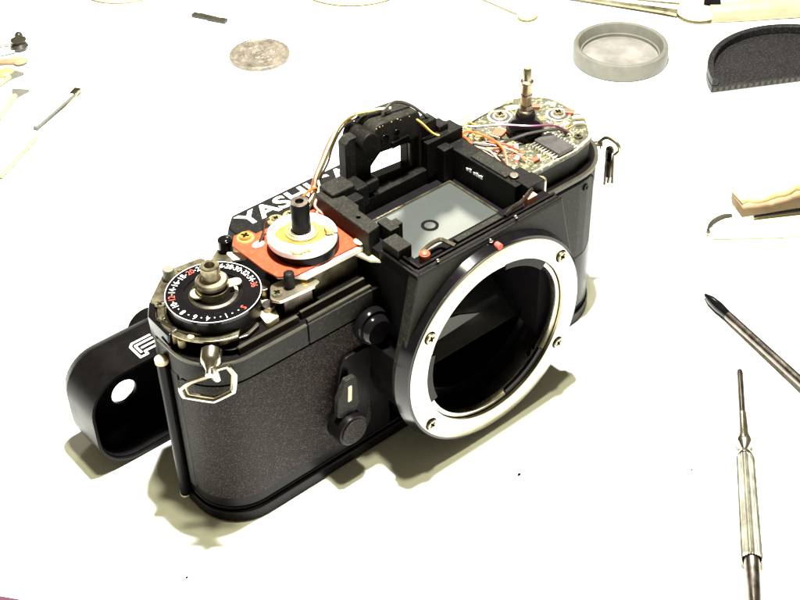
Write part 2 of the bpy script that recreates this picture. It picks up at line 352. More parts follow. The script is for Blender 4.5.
for a in (62, 182, 302):
    b = MB(); arc = circle(0, 3.32, 2.42, 12, math.radians(a - 20), math.radians(a + 20), False) + circle(0, 3.32, 2.17, 12, math.radians(a + 20), math.radians(a - 20), False)
    b.plate(arc, .10, .2, (), fy); b.build('bayonet_tab', 'black', cam0, bevel=.015)
b = MB(); b.box(.95, 1.5, .42, .5, 1.05, 1.12); b.box(1.6, 1.66, .3, .5, 1.3, 1.9); b.build('mount_latch', 'chrome', cam0)
b = MB(); b.obox((0, 2.4, 3.6), (1, 0, 0), (0, .78, .62), (0, -.62, .78), 1.7, 1.7, .05); b.build('reflex_mirror', 'glass', cam0)
b = MB(); b.plate([(-1.9, 3.22), (.38, 3.38), (-.35, 3.72), (-1.9, 4.1)], 1.1, 1.16, (), fy); b.build('throat_lit_patch', 'lit_grey', cam0)  # added plate, shaped and coloured as the lit triangle in the throat
b = MB(); b.cyl((.02, .17, 6.40), .085, .16, '-y', 16); b.build('alignment_mark', 'redink', cam0, label='small red lens alignment dot above the mount ring')
b = MB(); b.ball((-.1, .25, 6.52), .07); b.build('contact_pin', 'chrome', cam0)

# --- prism bay on top
b = MB(); b.box(-1.42, 1.50, 1.64, 3.55, 5.72, 5.85); scr = b.build('focusing_screen', 'screen', cam0, bevel=.02)
b = MB(); b.lathe([(.235, 0), (.235, .015), (.15, .015), (.15, 0)], (-.2, 2.43, 5.85), 'z', 36); b.build('focusing_spot', 'flock', scr)
b = MB(); b.lathe([(.15, 0), (.15, .008), (0, .008)], (-.2, 2.43, 5.85), 'z', 24); b.build('split_prism', 'screen', scr)
b = MB(); b.box(-1.45, 1.53, 3.53, 3.58, 5.85, 5.90); b.box(1.48, 1.53, 1.64, 3.53, 5.85, 5.90); b.build('screen_frame', 'tarnish', scr)
# outer lip: double ridge round the left and front edge
b = MB()
for k, (d, zt) in enumerate(((0, 6.60), (.12, 6.58), (.24, 6.63))):
    b.box(-2.47 + d, -2.39 + d, .28 + d, 1.72, 6.3, zt); b.box(-2.39 + d, 2.46, .28 + d, .36 + d, 6.3, zt - .002)
b.box(-2.45, 2.44, .30, .66, 6.25, 6.50); b.box(-2.45, -2.08, .5, 1.74, 6.25, 6.49)
b.build('box_lip', 'black', cam0, bevel=.015)
b = MB(); b.box(-1.7, 2.2, .86, 1.12, 6.2, 6.42); b.build('front_rail', 'flock', cam0, bevel=.03)
b = MB(); b.box(-.82, .70, .66, .84, 6.5, 6.64); b.build('slide_bar', 'greytop', cam0, bevel=.02)
b = MB(); b.tube(catmull([(-1.75, .95, 6.62), (-1.5, .98, 6.68), (-1.15, .98, 6.68), (-1.05, .80, 6.66), (-.98, .58, 6.64)], 5), .055, 6); b.build('release_lever', 'tarnish', cam0)
b = MB(); b.cyl((-1.83, .75, 6.42), .14, .32); b.ball((-1.83, .75, 6.74), .13, .13, .07); b.build('pivot_post', 'redbrown', cam0, bevel=.01)
b = MB(); b.ball((-1.72, .40, 6.66), .05); b.build('solder_dot', 'chrome', cam0)
b = MB(); b.ball((.93, .42, 6.66), .055); b.build('solder_dot', 'chrome', cam0)
b = MB(); b.tube(catmull([(.75, .62, 6.66), (1.05, .7, 6.7), (1.5, .75, 6.72), (2.0, .95, 6.74)], 4), .06, 6); b.build('release_lever', 'darksteel', cam0)
lr = MB(); lr.plate([(-2.55, 2.02), (-2.12, 2.10), (-2.10, 2.95), (-1.98, 3.1), (-1.98, 3.7), (-2.2, 3.75), (-2.2, 4.25), (-2.5, 4.25)], 6.3, 7.0, [circle(-2.3, 2.72, .06, 12)]); lr.build('side_rail', 'greytop', cam0, bevel=.03)
for (x0, x1, y0, y1, zt) in ((-2.02, -1.72, 1.80, 2.34, 6.93), (-1.72, -1.50, 1.95, 2.22, 6.86), (-2.36, -1.92, 1.12, 1.74, 6.86)):
    b = MB(); b.box(x0, x1, y0, y1, 6.3, zt); b.build('stop_block', 'greytop', cam0, bevel=.025)
b = MB(); b.box(-2.3, -1.55, 3.75, 4.35, 6.3, 7.12); b.build('stop_block', 'greytop', cam0, bevel=.06)
b = MB(); b.box(-2.0, -1.55, 3.4, 3.74, 6.3, 6.9); b.build('stop_block', 'plastic', cam0, bevel=.04)
# right inner wall and its castings
b = MB(); b.box(1.72, 2.28, 1.25, 4.25, 5.82, 6.78); b.build('side_rail', 'plastic', cam0, bevel=.03)
b = MB(); b.box(1.78, 2.15, 1.7, 3.05, 6.7, 6.84); b.build('side_cover', 'greytop', cam0, bevel=.03)
b = MB(); b.box(1.9, 2.5, .95, 1.45, 6.2, 6.82); b.box(2.15, 2.5, 1.5, 1.9, 6.2, 6.75); b.build('stop_block', 'plastic', cam0, bevel=.03)
b = MB(); b.box(1.66, 2.0, .72, .92, 6.35, 6.70); b.build('contact_tab', 'wire_pink', cam0, bevel=.02)
b = MB(); b.cyl((2.62, 1.25, 6.2), .17, .42); b.build('contact_post', 'tarnish', cam0, bevel=.03)
b = MB(); b.cyl((2.0, 1.6, 6.7), .14, .16); b.build('contact_post', 'darksteel', cam0, bevel=.03)
b = MB(); b.box(-1.95, 1.95, 3.95, 4.3, 5.83, 6.28); b.box(1.03, 2.3, 3.9, 4.45, 6.0, 7.12); b.box(1.03, 1.62, 4.2, 4.6, 7.0, 7.55); b.box(1.62, 1.95, 4.1, 4.5, 7.0, 7.3); b.box(1.35, 1.7, 3.6, 3.95, 5.83, 6.9); b.build('rear_wall', 'plastic', cam0, bevel=.03)
b = MB()
for k, y in enumerate((3.08, 2.96, 2.80, 2.70, 2.61, 2.52)): b.box(1.700, 1.722, y - .035, y + .035, 6.38, 6.45 + .03 * (k % 2))
b.build('white_marks', 'ink', cam0)['kind'] = 'stuff'
# finder window frame and its cap
ef = MB()
eo = [(-1.42, 6.3), (-1.40, 7.95), (-1.25, 8.06), (-.95, 8.05), (.95, 7.7), (1.02, 7.4), (1.02, 6.1)]
ef.plate(eo, 4.30, 4.62, [[(-.60, 6.52), (-.58, 6.95), (-.27, 7.22), (.65, 7.12), (.65, 6.42)]], fy); eye = ef.build('finder_frame', 'greytop', cam0, bevel=.03)
b = MB(); b.box(.67, .72, 4.2, 4.35, 6.42, 7.15); b.box(.95, 1.05, 4.15, 4.3, 6.2, 7.3); b.build('frame_edge', 'olive', cam0, bevel=.02)
cp = MB(); cp.plate(rounded([(-.62, 7.46), (-.62, 8.26), (.98, 8.10), (1.02, 7.30), (.6, 7.30)], [.05, .28, .22, .1, .05], 6), 4.12, 4.95, (), fy); cp.build('finder_cap', 'greytop', cam0, bevel=.05)
cp = MB(); cp.plate(circle(-.80, 7.88, .28, 24), 4.02, 4.85, (), fy); cp.build('finder_lobe', 'plastic', cam0, bevel=.04)
b = MB(); b.cyl((-.25, 4.13, 7.75), .14, .05, '-y', 16); b.cyl((.15, 4.13, 7.78), .1, .05, '-y', 16); b.box(-.05, .55, 4.05, 4.13, 7.36, 7.55); b.build('finder_fittings', 'gloss', cam0, bevel=.02)
b = MB()
for k in range(14): x = -.5 + k * .1; b.ball((x, 4.14 + random.uniform(-.02, .05), 8.18 - .1 * (x + .5) / 1.5 + random.uniform(-.06, .02)), .018 + random.random() * .012, n=6, m=4)
for k in range(10): b.ball((-.7 + k * .13, 4.29, 7.30 - abs(k - 5) * .04 + random.uniform(-.08, .08)), .018, n=6, m=4)
b.build('glue_crumbs', 'gold', cam0)['kind'] = 'stuff'
b = MB(); b.box(-1.55, -1.15, 3.7, 4.3, 6.3, 6.95); b.box(-1.0, -.6, 3.95, 4.3, 6.4, 6.75); b.build('stop_block', 'plastic', cam0, bevel=.06)

# --- transport side: counter dial, hub, plates
b = MB(); b.plate(rounded([(-7.45, 2.7), (-6.7, 2.05), (-2.6, 2.15), (-2.6, 5.2), (-6.7, 5.0), (-7.4, 4.2)], [.6, .3, 0, 0, .5, .5]), 5.44, 5.62); b.build('mechanism_base', 'black', cam0, bevel=.02)
outp = circle(-6.30, 3.45, 1.36, 40, math.radians(95), math.radians(262), False) + [(-6.3, 2.3), (-6.6, 2.36), (-6.9, 2.6)] + circle(-6.30, 3.45, 1.12, 30, math.radians(235), math.radians(98), False)
b = MB(); b.plate(outp, 5.86, 5.93); mp = b.build('cover_plate', 'tarnish', cam0, bevel=.02)
b = MB(); b.plate(rounded([(-7.35, 3.0), (-6.9, 2.32), (-6.2, 2.15), (-5.7, 2.3), (-5.9, 2.8), (-7.0, 3.4)], .12), 5.66, 5.74); pl2 = b.build('cover_plate', 'darksteel', cam0, bevel=.02)
b = MB(); b.tube(catmull([(-7.62, 3.9, 5.93), (-7.42, 3.1, 5.94), (-7.0, 2.62, 5.92), (-6.75, 2.45, 5.92), (-6.55, 2.5, 5.9), (-6.35, 2.62, 5.9)], 6), .045, 6); b.build('spring_wire', 'chrome', cam0)
for (x, y, z, r, m_) in ((-7.14, 2.95, 5.93, .15, 'tarnish'), (-6.72, 2.42, 5.74, .19, 'tarnish'), (-6.25, 5.0, 5.93, .14, 'tarnish'), (-5.45, 4.85, 5.9, .15, 'tarnish'), (-7.28, 4.3, 5.93, .13, 'tarnish')):
    screw(cam0, (x, y, z), r, (0, 0, 1), m_, random.random())
b = MB(); b.cyl((-7.55, 3.35, 5.55), .13, .3); b.cyl((-7.5, 3.05, 5.55), .1, .25); b.build('stud', 'cream', cam0, bevel=.03)
b = MB(); b.plate(rounded([(-7.74, 3.2), (-7.70, 4.2), (-7.35, 4.7), (-7.25, 4.5), (-7.55, 4.0), (-7.5, 3.3)], .08), 5.2, 5.9); b.build('side_bracket', 'gloss', cam0, bevel=.04)
b = MB(); b.plate(rounded([(-7.5, 4.5), (-6.5, 5.35), (-5.4, 5.2), (-5.6, 4.6), (-7.0, 4.2)], .15), 5.62, 5.95); b.build('gear_plate', 'tarnish', cam0, bevel=.03)
for a in (100, 118, 140, 165, 188, 212):
    a = math.radians(a + random.uniform(-4, 4)); x, y = -6.3 + 1.25 * math.cos(a), 3.45 + 1.25 * math.sin(a)
    b = MB(); b.cyl((x, y, 5.9), random.uniform(.05, .1), random.uniform(.06, .16), 'z', 14); b.build('rivet', random.choice(['tarnish', 'cream', 'darksteel']), cam0, bevel=.015)
b = MB(); b.cyl((-6.27, 3.41, 5.6), 1.13, .70, 'z', 64); b.build('dial_drum', 'black', cam0, bevel=.02)
b = MB(); b.plate(circle(-6.27, 3.41, 1.17, 96), 6.27, 6.35, [circle(-6.27, 3.41, .72, 64)]); dial = b.build('counter_dial', 'gloss', cam0)
b = MB(); b.plate(circle(-6.27, 3.41, 1.166, 96), 6.35, 6.356, [circle(-6.27, 3.41, 1.15, 96)]); b.build('dial_rim_line', 'ink', dial)
wn, rn, dt = MB(), MB(), MB()
nums = ['S', '', '1', '', '4', '6', '8', '10', '12', '14', '16', '18', '20', '22', '24', '26', '28', '30', '32', '34', '36']
angs = [-78, None, -106, None, -131, -149.5, -170, -189.5, -206, -222, -238, -254, -270, -285, -299, -313, -327, -341, -356, -371, -386]
for s_, a in zip(nums, angs):
    if a is None: continue
    a = math.radians(a); rad = Vector((math.cos(a), math.sin(a), 0)); tan = Vector((math.sin(a), -math.cos(a), 0)); p = Vector((-6.27, 3.41, 6.352)) + rad * .99
    (rn if s_ in ('S', '12', '20', '24', '36') else wn).text(s_, p, tan, rad, .235, .86, .0, .004)
prev = [a for a in angs if a is not None] ; dots = [(prev[i] + prev[i + 1]) / 2 for i in range(2, len(prev) - 1)] + [-87, -97, -114, -122]
for a in dots:
    a = math.radians(a); dt.cyl((-6.27 + .99 * math.cos(a), 3.41 + .99 * math.sin(a), 6.352), .017, .005, 'z', 8)
wn.build('dial_numbers', 'ink', dial, flat=True); rn.build('dial_numbers', 'redink', dial, flat=True, label='red frame numbers on the counter dial'); dt.build('dial_dots', 'ink', dial, flat=True)['kind'] = 'stuff'
b = MB(); b.lathe([(.73, .1), (.70, .02), (.62, -.02), (.5, .02), (.4, .06), (0, .06)], (-6.27, 3.41, 6.24), 'z', 64); b.build('dial_dish', 'darksteel', cam0)
b = MB(); b.lathe([(.60, .0), (.60, .05), (.52, .07), (.50, .02)], (-6.27, 3.41, 6.25), 'z', 64); b.build('retaining_ring', 'chrome', cam0)
b = MB(); b.plate(stadium(-6.62, 3.52, -6.27, 3.35, .20), 6.38, 6.44); b.plate(stadium(-6.27, 3.41, -5.72, 3.22, .14), 6.445, 6.50); b.build('clip_plate', 'cream', cam0, bevel=.02)
b = MB(); b.lathe([(.40, 0), (.40, .22), (.37, .24), (.37, .33), (.40, .35), (.40, .40), (.36, .44), (.24, .46), (.21, .50), (.21, .64), (.235, .66), (.235, .84), (.22, .86), (.13, .86), (.11, .82), (.11, .5), (0, .5)], (-6.27, 3.41, 6.3), 'z', 40); b.build('advance_hub', ['tarnish'], cam0)
b = MB(); b.lathe([(.385, 0), (.385, .08), (.30, .1)], (-6.27, 3.41, 6.5), 'z', 32); b.build('hub_collar', 'black', cam0)
b = MB(); b.cyl((-6.55, 5.0, 5.9), .15, .38); b.build('stud', 'greycap', cam0, bevel=.03)
b = MB(); b.cyl((-4.82, 5.05, 5.6), .19, .68); b.ball((-4.82, 5.05, 6.28), .17, .17, .05); b.build('stud', 'gloss', cam0, bevel=.02)
b = MB(); b.plate(rounded([(-5.4, 4.3), (-4.5, 4.75), (-4.3, 5.1), (-4.95, 5.25), (-5.6, 4.8)], .12), 5.85, 5.92); b.build('lever_plate', 'tarnish', cam0, bevel=.02)
b = MB(); b.plate(rounded([(-5.15, 4.2), (-4.85, 4.05), (-4.72, 4.25), (-5.1, 4.6)], .04), 6.2, 6.26); b.build('shim_plate', 'white', cam0)
b = MB(); b.cyl((-5.0, 3.2, 5.6), .22, .4); b.cyl((-5.25, 2.6, 5.6), .18, .3); b.build('gear_stud', 'darksteel', cam0, bevel=.02)
b = MB(); b.plate(rounded([(-5.65, 2.15), (-5.25, 2.2), (-5.05, 2.9), (-5.3, 3.0), (-5.55, 2.7)], .08), 5.62, 5.76, [circle(-5.35, 2.55, .09, 12)]); b.build('lever_plate', 'cream', cam0, bevel=.02)

# orange circuit board with shutter dial core
OB = [(-4.98, 4.45), (-4.72, 4.75), (-4.30, 4.70), (-4.25, 4.45), (-3.9, 4.45), (-3.3, 4.5), (-2.52, 4.3), (-2.48, 3.2), (-2.46, 2.36), (-4.50, 2.42), (-4.88, 2.68), (-4.96, 3.15)]
b = MB(); b.plate(OB, 6.44, 6.50); ob = b.build('orange_circuit_board', 'orange', cam0, bevel=.012)
b = MB(); b.plate([(-4.30, 2.30), (-2.46, 2.28), (-2.46, 4.2), (-4.7, 4.3), (-4.8, 2.8), (-4.45, 2.5)], 6.30, 6.436); b.build('board_spacer', 'white', cam0, bevel=.01)
b = MB(); b.box(-4.02, -2.62, 2.42, 4.4, 5.6, 6.29); b.build('support_block', 'tarnish', cam0, bevel=.02)
b = MB(); b.lathe([(.07, 0), (.15, .01), (.17, .03), (.14, .06), (0, .09)], (-2.5, 2.42, 6.50), 'z', 16); b.build('solder_pad', 'cream', ob)
b = MB(); b.lathe([(.23, 0), (.21, .03), (.12, .03), (.12, 0)], (-4.55, 4.48, 6.50), 'z', 24); b.build('solder_pad', 'gold', ob); screw(ob, (-4.55, 4.48, 6.52), .17, (0, 0, 1), 'brass', .6)
b = MB(); b.ball((-4.48, 4.02, 6.52), .17, .12, .05); b.build('solder_pad', 'white', ob)
b = MB(); b.tube(catmull([(-4.45, 4.02, 6.54), (-4.25, 4.1, 6.7), (-4.1, 4.25, 6.9), (-3.95, 4.2, 6.95)], 5), .035, 6); b.build('jumper_wire', 'darksteel', ob)
b = MB(); b.cyl((-3.62, 3.18, 6.5), .83, .22, 'z', 64); b.build('dial_core_base', 'black', cam0, bevel=.02)
notch = circle(-3.67, 3.24, .87, 96)
b = MB(); b.plate(notch, 6.74, 6.90, [circle(-3.67, 3.24, .3, 32)]); wd = b.build('white_disc', 'white', cam0, bevel=.012)
b = MB(); b.obox((-3.10, 2.72, 6.905), (.74, -.67, 0), (.67, .74, 0), (0, 0, 1), .10, .028, .006); b.build('index_notch', 'flock', wd)
b = MB(); a_ = math.radians(-40)
bp = [(-3.67 + r_ * math.cos(math.radians(q)), 3.24 + r_ * math.sin(math.radians(q))) for q, r_ in ((-75, .56), (-60, .60), (-40, .63), (-22, .64), (-8, .50), (15, .50), (40, .47), (70, .50), (100, .52), (125, .60), (145, .68), (165, .62), (190, .52), (215, .50), (240, .50), (262, .52))]
b.plate(bp, 6.91, 6.95); bpo = b.build('brass_plate', 'brass', cam0, bevel=.012)
b = MB(); b.lathe([(.42, 0), (.42, .03), (.37, .05), (.34, .03), (.34, 0)], (-3.67, 3.24, 6.95), 'z', 40); b.build('brass_washer', 'gold', cam0)
b = MB(); b.lathe([(.31, 0), (.31, .04), (.25, .06)], (-3.67, 3.24, 6.95), 'z', 40); b.build('white_washer', 'white', cam0)
b = MB(); b.plate(rounded([(-3.30, 2.72), (-3.14, 2.62), (-3.06, 2.80), (-3.22, 2.94)], .02), 6.95, 7.06); b.build('stop_lug', 'gold', cam0, bevel=.01)
b = MB(); b.lathe([(.24, 0), (.235, .84), (.22, .87), (.10, .87), (.08, .8), (0, .8)], (-3.67, 3.24, 6.98), 'z', 32); b.build('shutter_shaft', 'black', cam0)
b = MB(); b.lathe([(.225, 0), (.225, .02), (.11, .02), (.10, 0)], (-3.67, 3.24, 7.845), 'z', 32); b.build('shaft_tip', 'darksteel', cam0)
b = MB(); b.tube(catmull([(-4.35, 2.85, 6.92), (-4.3, 2.62, 6.93), (-4.1, 2.55, 6.94), (-4.0, 2.5, 6.93)], 5), .025, 6); b.ball((-4.0, 2.52, 6.94), .06, n=10, m=6); b.build('wire_clip', 'gold', cam0)
# small yellow pads behind the shutter dial
for (x, y) in ((-3.55, 4.55), (-3.15, 4.45)):
    b = MB(); b.lathe([(.22, 0), (.2, .05), (.1, .06), (0, .05)], (x, y, 6.5), 'z', 20); b.build('solder_pad', 'gold', ob); screw(ob, (x, y, 6.55), .12, (0, 0, 1), 'tarnish', random.random())
# silver bracket
BK = rounded([(-5.32, 2.42), (-5.18, 2.18), (-4.2, 2.10), (-3.98, 2.16), (-4.02, 2.55), (-4.55, 2.85), (-5.0, 2.86)], [.12, .12, .1, .08, .1, .1, .15])
b = MB(); b.plate(BK, 6.10, 6.18); bk = b.build('silver_bracket', 'ring', cam0, bevel=.02)
b = MB(); b.plate([(-5.02, 2.28), (-4.2, 2.22), (-4.2, 2.45), (-5.0, 2.5)], 5.6, 6.09); b.build('bracket_leg', 'darksteel', cam0, bevel=.02)
screw(bk, (-5.06, 2.48, 6.18), .14, (0, 0, 1), 'tarnish', .3)
b = MB(); b.cyl((-4.66, 2.50, 6.18), .135, .42); b.ball((-4.66, 2.50, 6.60), .12, .12, .03); b.build('post', 'plastic', bk, bevel=.02)
b = MB(); b.lathe([(.1, 0), (.08, .03), (0, .04)], (-4.3, 2.38, 6.18), 'z', 16); b.build('brass_dot', 'brass', bk)
# joints between board and mirror box
b = MB(); b.plate([(-2.62, 1.9), (-2.35, 1.62), (-2.22, 1.75), (-2.4, 2.05), (-2.5, 2.3), (-2.75, 2.42)], 6.2, 6.28); b.build('brass_strip', 'cream', cam0, bevel=.01)
# synchro socket and lens release on the flank of the mirror box
b = MB(); b.lathe([(0, .50), (.34, .50), (.40, .44), (.44, .3), (.44, -.3), ], (-2.98, 1.70, 4.55), '-y', 40); b.build('flash_socket', 'gloss', cam0)
b = MB(); b.lathe([(.50, 0), (.50, .12), (.46, .2), (.42, .2)], (-2.98, 1.60, 4.62), '-y', 40); b.build('socket_collar', 'gloss', cam0)
b = MB(); b.plate(rounded([(-4.36, 2.35), (-3.9, 2.05), (-3.62, 2.5), (-3.68, 3.42), (-4.02, 3.46), (-4.32, 2.9)], .1), 1.32, 1.5, (), fy); lv = b.build('timer_lever', 'greytop', cam0, bevel=.03)
b = MB(); b.plate(rounded([(-4.02, 2.72), (-3.90, 2.72), (-3.86, 3.22), (-3.98, 3.22)], .03), 1.30, 1.322, (), fy); b.build('lever_mark', 'cream', lv)
b = MB(); b.lathe([(0, .62), (.36, .62), (.36, .60), (.45, .58), (.47, .5), (.47, .05), (.52, 0), (.52, -.1)], (-4.02, 1.72, 1.82), '-y', 48); kn = b.build('timer_knob', 'black', cam0)
b = MB(); b.lathe([(0, .02), (.38, .02), (.39, 0)], (-4.02, 1.10, 1.82), '-y', 48); b.build('knob_covering', 'leather', kn)
b = MB(); b.plate(rounded([(-4.45, 1.4), (-3.2, 1.4), (-2.9, 3.9), (-3.9, 3.9)], .25), 1.60, 1.73, (), fy); b.build('lever_base', 'black', cam0, bevel=.03)

# --- rewind side: olive circuit board
b = MB(); b.plate(RT, 6.10, 6.19, [circle(4.40, 3.62, .30, 24)]); pc = b.build('olive_circuit_board', 'pcb', cam0, bevel=.012)
b = MB(); 
ins = offset_poly(RT, -.10); b.plate(offset_poly(RT, -.02), 6.19, 6.20, [ins]); b.build('board_edge', 'cream', pc)
b = MB(); b.lathe([(.54, 0), (.53, .20), (.48, .28), (.38, .40), (.31, .52), (.30, .60), (.26, .66), (0, .66)], (4.36, 3.58, 6.2), 'z', 40); b.build('rewind_boss', 'gloss', cam0)
b = MB(); b.lathe([(.19, .60), (.19, .74), (.15, .78), (.145, 1.12), (.155, 1.14), (.155, 1.56), (.185, 1.58), (.185, 1.66), (.125, 1.69), (.12, 2.0), (.09, 2.06), (0, 2.06)], (4.36, 3.58, 6.2), 'z', 28); b.build('rewind_shaft', 'tarnish', cam0)
b = MB(); b.lathe([(.17, 0), (.17, .12), (.14, .12)], (4.36, 3.58, 7.0), 'z', 28); b.build('shaft_collar', 'darksteel', cam0)
b = MB(); b.lathe([(.17, 0), (.17, .05), (.14, .05)], (4.36, 3.58, 7.42), 'z', 28); b.build('shaft_collar', 'darksteel', cam0)
for (x, y) in ((4.42, 4.66), (5.72, 3.62)):
    b = MB(); b.lathe([(.36, 0), (.36, .02), (.30, .025), (.28, .01), (.22, .01), (.21, .05), (.17, .06), (.12, .05), (0, .05)], (x, y, 6.19), 'z', 32); b.build('ring_pad', 'solder', pc)
    b = MB(); b.lathe([(.28, 0), (.28, .012), (.22, .012), (.22, 0)], (x, y, 6.2), 'z', 32); b.build('pad_groove', 'chip', pc)
    screw(pc, (x, y, 6.24), .16, (0, 0, 1), 'tarnish', random.random())
screw(pc, (5.30, 2.42, 6.19), .13, (0, 0, 1), 'darksteel', .5)
b = MB(); b.box(4.12, 4.72, 2.02, 2.98, 6.24, 6.36); ch = b.build('chip', 'chip', pc, bevel=.02)
b = MB()
for k in range(9):
    y = 2.07 + k * .108
    b.box(3.93, 4.125, y - .022, y + .022, 6.27, 6.29); b.box(3.92, 3.945, y - .022, y + .022, 6.195, 6.28)
    b.box(4.715, 4.86, y - .022, y + .022, 6.27, 6.29); b.box(4.85, 4.87, y - .022, y + .022, 6.195, 6.28)
b.build('chip_pins', 'solder', ch)['kind'] = 'stuff'
cols = ['redbrown', 'solder', 'chip', 'cream', 'redbrown', 'gold']
placed = []
def free(x, y, r):
    if any((x - a) ** 2 + (y - c_) ** 2 < (r + q) ** 2 for a, c_, q in placed): return False
    if 3.9 < x < 4.9 and 1.95 < y < 3.05: return False
    if (x - 4.36) ** 2 + (y - 3.58) ** 2 < (.46 + r) ** 2: return False
    return all((x - a) ** 2 + (y - c_) ** 2 > (.34 + r) ** 2 for a, c_ in ((4.42, 4.66), (5.72, 3.62)))
explicit = [(4.95, 4.72, .16, .07, 'white', -.5), (5.45, 4.35, .20, .08, 'redbrown', -.7), (6.0, 3.45, .14, .09, 'redbrown', -.9), (5.98, 3.05, .16, .07, 'cream', -.6), (5.75, 2.85, .12, .06, 'solder', -.5), (5.9, 4.1, .12, .08, 'solder', -1.),
            (5.15, 2.95, .10, .08, 'redbrown', 0), (3.55, 2.35, .13, .07, 'redbrown', 0), (3.3, 2.75, .12, .08, 'solder', .3), (3.1, 3.4, .16, .10, 'redbrown', .4), (3.65, 3.2, .14, .07, 'solder', .8), (5.4, 3.05, .14, .09, 'solder', .2), (3.2, 4.2, .12, .08, 'gold', 0), (3.75, 4.0, .20, .16, 'redbrown', .3)]
for (x, y, a, c_, m_, rot) in explicit:
    placed.append((x, y, max(a, c_))); q = MB(); ca, sa = math.cos(rot), math.sin(rot)
    q.obox((x, y, 6.19 + .055), (ca, sa, 0), (-sa, ca, 0), (0, 0, 1), a, c_, .05); e = q.build('circuit_component', m_, pc, bevel=.02)
    q = MB(); q.obox((x + ca * a, y + sa * a, 6.23), (ca, sa, 0), (-sa, ca, 0), (0, 0, 1), .04, c_ * .95, .045); q.obox((x - ca * a, y - sa * a, 6.23), (ca, sa, 0), (-sa, ca, 0), (0, 0, 1), .04, c_ * .95, .045); q.build('component_leads', 'solder', e, bevel=.01)
dots_ = MB(); n_ = 0
while n_ < 130:
    x, y = random.uniform(2.75, 6.2), random.uniform(2.1, 5.0)
    if free(x, y, .05) and not (x > 5.4 and y < 2.5) and not (x > 5.7 and y > 4.4):
        r_ = random.uniform(.025, .06); dots_.ball((x, y, 6.195), r_, r_ * random.uniform(.7, 1.3), r_ * .7, n=7, m=4); n_ += 1
dots_.build('solder_dots', 'solder', pc)['kind'] = 'stuff'
tr = MB()
for k in range(34):
    x, y = random.uniform(2.8, 5.6), random.uniform(2.2, 4.6); l_ = random.uniform(.15, .7)
    if random.random() < .5: tr.box(x, x + l_, y, y + .035, 6.19, 6.197)
    else: tr.box(x, x + .035, y, y + l_, 6.19, 6.1975)
tr.build('copper_tracks', 'gold', pc)['kind'] = 'stuff'
b = MB()
for k in range(12): b.ball((3.1 + random.random() * .5, 2.6 + random.random() * .7, 6.2), random.uniform(.03, .07), random.uniform(.04, .09), .025, n=8, m=4)
b.build('red_flux', 'redbrown', pc)['kind'] = 'stuff'

# --- strap lugs and rings
n_ = Vector((-.65, -.76, 0)).normalized()
b = MB(); b.lathe([(.26, -.25), (.26, .02), (.22, .10), (.17, .16), (.10, .30), (.10, .42), (0, .42)], (-7.33, 2.08, 5.66), (-.60, -.70, -.28), 28); lug = b.build('strap_lug', 'chrome', cam0)
b = MB(); b.tube([(-7.43, 1.90, 5.66), (-7.41, 1.80, 5.45), (-7.40, 1.78, 5.34), (-7.38, 1.90, 5.28)], .10, 10); b.build('lug_bail', 'chrome', lug)
rc_ = [(-7.46, 1.88, 5.42), (-7.93, 2.27, 5.17), (-8.08, 2.40, 4.98), (-8.03, 2.37, 4.72), (-7.5, 1.92, 4.55), (-7.12, 1.59, 4.86), (-7.05, 1.53, 5.40), (-7.16, 1.62, 5.68), (-7.36, 1.78, 5.60)]
ringp = []
for i_ in range(len(rc_) - 1):
    p_, q_ = Vector(rc_[i_]), Vector(rc_[i_ + 1])
    if i_ == 0: ringp.append(p_)
    ringp += [p_.lerp(q_, .12), p_.lerp(q_, .88)] if i_ < len(rc_) - 2 else [p_.lerp(q_, .12), q_]
ringp = catmull(ringp, 3)
b = MB(); b.tube(ringp, .058, 8); b.build('strap_ring', 'chrome', cam0)
ringq = [Vector(p) + Vector((.05, .02, 0)) + (Vector(p) - Vector((-7.55, 1.95, 5.1))) * -.13 for p in ringp]
b = MB(); b.tube(ringq, .042, 8); b.build('strap_ring', 'tarnish', cam0)
b = MB(); b.lathe([(.12, -.3), (.12, .12), (.17, .14), (.17, .2), (0, .2)], (6.40, 2.75, 5.28), (.8, -.5, 0), 20); lug = b.build('strap_lug', 'chrome', cam0)
b = MB(); b.tube(catmull([(6.45, 2.72, 5.28), (6.50, 2.53, 5.56), (6.53, 2.35, 5.66), (6.58, 2.08, 5.58), (6.60, 1.98, 5.40), (6.58, 2.10, 5.2)], 5), .055, 8); b.build('strap_ring', 'tarnish', cam0)
b = MB(); b.plate(stadium(2.28, 5.28, 2.30, 5.02, .13), 6.50, 6.58, (), fx); b.build('strap_clip', 'chrome', cam0)
b = MB(); b.tube([(6.53, 2.36, 5.25), (6.53, 2.37, 4.6), (6.53, 2.36, 4.05)], .05, 8); b.tube([(6.56, 2.26, 5.25), (6.57, 2.25, 4.7), (6.56, 2.26, 4.15)], .045, 8); b.tube([(6.57, 2.18, 5.2), (6.58, 2.14, 4.7), (6.58, 2.12, 4.2)], .045, 8); b.box(6.50, 6.60, 2.2, 2.4, 4.35, 5.2); b.build('strap_ring', 'darksteel', cam0)

